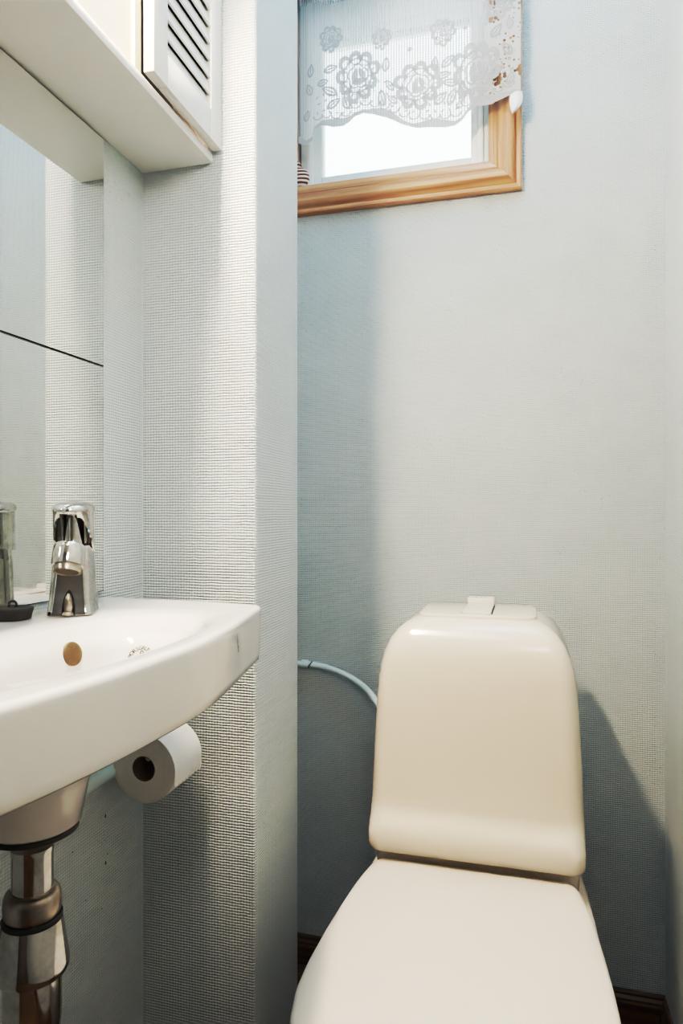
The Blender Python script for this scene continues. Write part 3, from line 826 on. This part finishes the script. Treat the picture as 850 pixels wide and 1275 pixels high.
m = MB(); m.loft(tank); tk = put(m.obj('tank', M_cer2, angle=50), toi)
m = MB(); m.loft([rrect(TCX-.1000,TCX+.1000,1.166,1.326,.030,.8205,10), rrect(TCX-.1000,TCX+.1000,1.166,1.326,.030,.8235,10), rrect(TCX-.0988,TCX+.0988,1.1672,1.3248,.029,.8255,10), rrect(TCX-.096,TCX+.096,1.170,1.322,.027,.8262,10)])
tl = put(m.obj('tank_lid', M_cer2), toi)
m = MB(); m.bbox((TCX-.0245,1.178,.8258),(TCX+.0245,1.300,.8292), .001); m.bbox((TCX-.0245,1.2965,.8263),(TCX+.0245,1.330,.8395), .0025)
bt = put(m.obj('flush_button', M_lid), tl)
m = MB(); m.box((TCX+.0246,1.186,.8259),(TCX+.0268,1.296,.8268)); m.box((TCX-.0258,1.186,.8259),(TCX-.0246,1.296,.8266)); put(m.obj('button_slot', M_gap), tl)
m = MB()
for x in (-.008, 0, .008): m.box((TCX+x-.0022,1.308,.8395),(TCX+x+.0022,1.316,.8398))
put(m.obj('flush_symbol', plain('grey_symbol', (.45,.43,.40), .6)), bt)

# water supply: painted pipe along the wall into the tank's flank
m = MB()
SX = -.497
pp = catmull([(WL+.0005,YB-.012,.665),(SX,YB-.012,.664),(SX+.03,YB-.012,.664),(SX+.06,YB-.013,.662),(-.40,YB-.018,.655),(-.36,YB-.026,.641),(-.325,YB-.040,.622),(-.29,1.372,.596),(-.262,1.345,.575)], 8)
m.tube(pp, .0064, 18); sup_ = m.obj('supply_pipe', M_pvc)
tag(sup_, 'thin pale painted water pipe curving along the back wall into the toilet tank', 'pipe')
put(MB().lathe([(.0085,0),(.0095,.001),(.0095,.016),(.0085,.017)], (SX+.014,YB-.012,.664), 18, axis_matrix((1,0,0))).obj('pipe_joint', M_pvc), sup_)
put(MB().lathe([(.0086,0),(.0086,.0024)], (SX+.0335,YB-.012,.664), 18, axis_matrix((1,0,-.6))).obj('joint_seal', M_ink), sup_)

# ------------------------------------------------------------------ light
def area(name, loc, rot, sx, sy, power, c, shape='RECTANGLE'):
    l = bpy.data.lights.new(name, 'AREA'); l.shape = shape; l.size = sx; l.size_y = sy; l.energy = power; l.color = c
    o = bpy.data.objects.new(name, l); col.objects.link(o); o.location = loc; o.rotation_euler = rot; return o
area('cool_fill', (-.07,.95,ZC-.02), (0,0,0), .3, .5, 3.6, (.17,.60,1.0))  # added cool fill that turns the recess shadows blue; no fixture there
area('overhead_fill', (-.22,-.10,ZC-.02), (0,0,0), .4, .4, 2.5, (1.0,.93,.85))  # added unseen fill from overhead, lifts the mid tones
sl = bpy.data.lights.new('fill_spot', 'SPOT'); sl.energy = 35; sl.color = (1,.91,.82); sl.spot_size = radians(66); sl.spot_blend = 1.0; sl.shadow_soft_size = .14  # added unseen spot, brightens the basin side and fades toward the floor
so = bpy.data.objects.new('fill_spot', sl); col.objects.link(so); so.location = (.20,-.38,1.72)
so.rotation_euler = (Vector((-.52,.80,1.30)) - Vector(so.location)).to_track_quat('-Z','Y').to_euler()
area('rear_fill', (-.16,YF+.02,1.6), (radians(90),0,0), .6, .9, .12, (.95,.97,1.0))  # added weak fill at the closed rear wall; no doorway is modelled
po = area('sky_portal', ((OX0+OX1)/2, YB+T+.005, (OZ0+OZ1)/2), (radians(-90),0,0), OX1-OX0, OZ1-OZ0, 1, (1,1,1)); po.data.cycles.is_portal = True
w = bpy.data.worlds.new('overcast_sky'); sc.world = w; w.use_nodes = True
bg = w.node_tree.nodes['Background']; bg.inputs[0].default_value = (.90,.96,1.0,1); bg.inputs[1].default_value = 3.0

# ------------------------------------------------------------------ camera
cd = bpy.data.cameras.new('camera'); cam = bpy.data.objects.new('camera', cd); col.objects.link(cam)
cd.sensor_fit = 'VERTICAL'; cd.sensor_height = 36; cd.sensor_width = 24; cd.lens = 24.0; cd.clip_start = .01
cam.location = (0,0,1.0); cam.rotation_euler = (radians(90), 0, radians(15.27))
sc.camera = cam
sc.view_settings.view_transform = 'Standard'
sc.view_settings.exposure = 0
vs = sc.view_settings; vs.use_curve_mapping = True; cm = vs.curve_mapping        # soft shoulder, like the bracketed exposure of the photograph
cm.white_level = (3,3,3); cm.black_level = (0,0,0); cm.extend = 'HORIZONTAL'
cv = cm.curves[3]
for x, y in ((.05,.036),(.12,.130),(.22,.355),(.38,.56),(.60,.70),(.90,.79),(1.4,.875),(2.1,.955)): cv.points.new(x/3, y)
cm.update()
sc.cycles.use_denoising = True
sc.cycles.max_bounces = 14; sc.cycles.diffuse_bounces = 6; sc.cycles.glossy_bounces = 6; sc.cycles.transparent_max_bounces = 16
sc.cycles.sample_clamp_indirect = 6
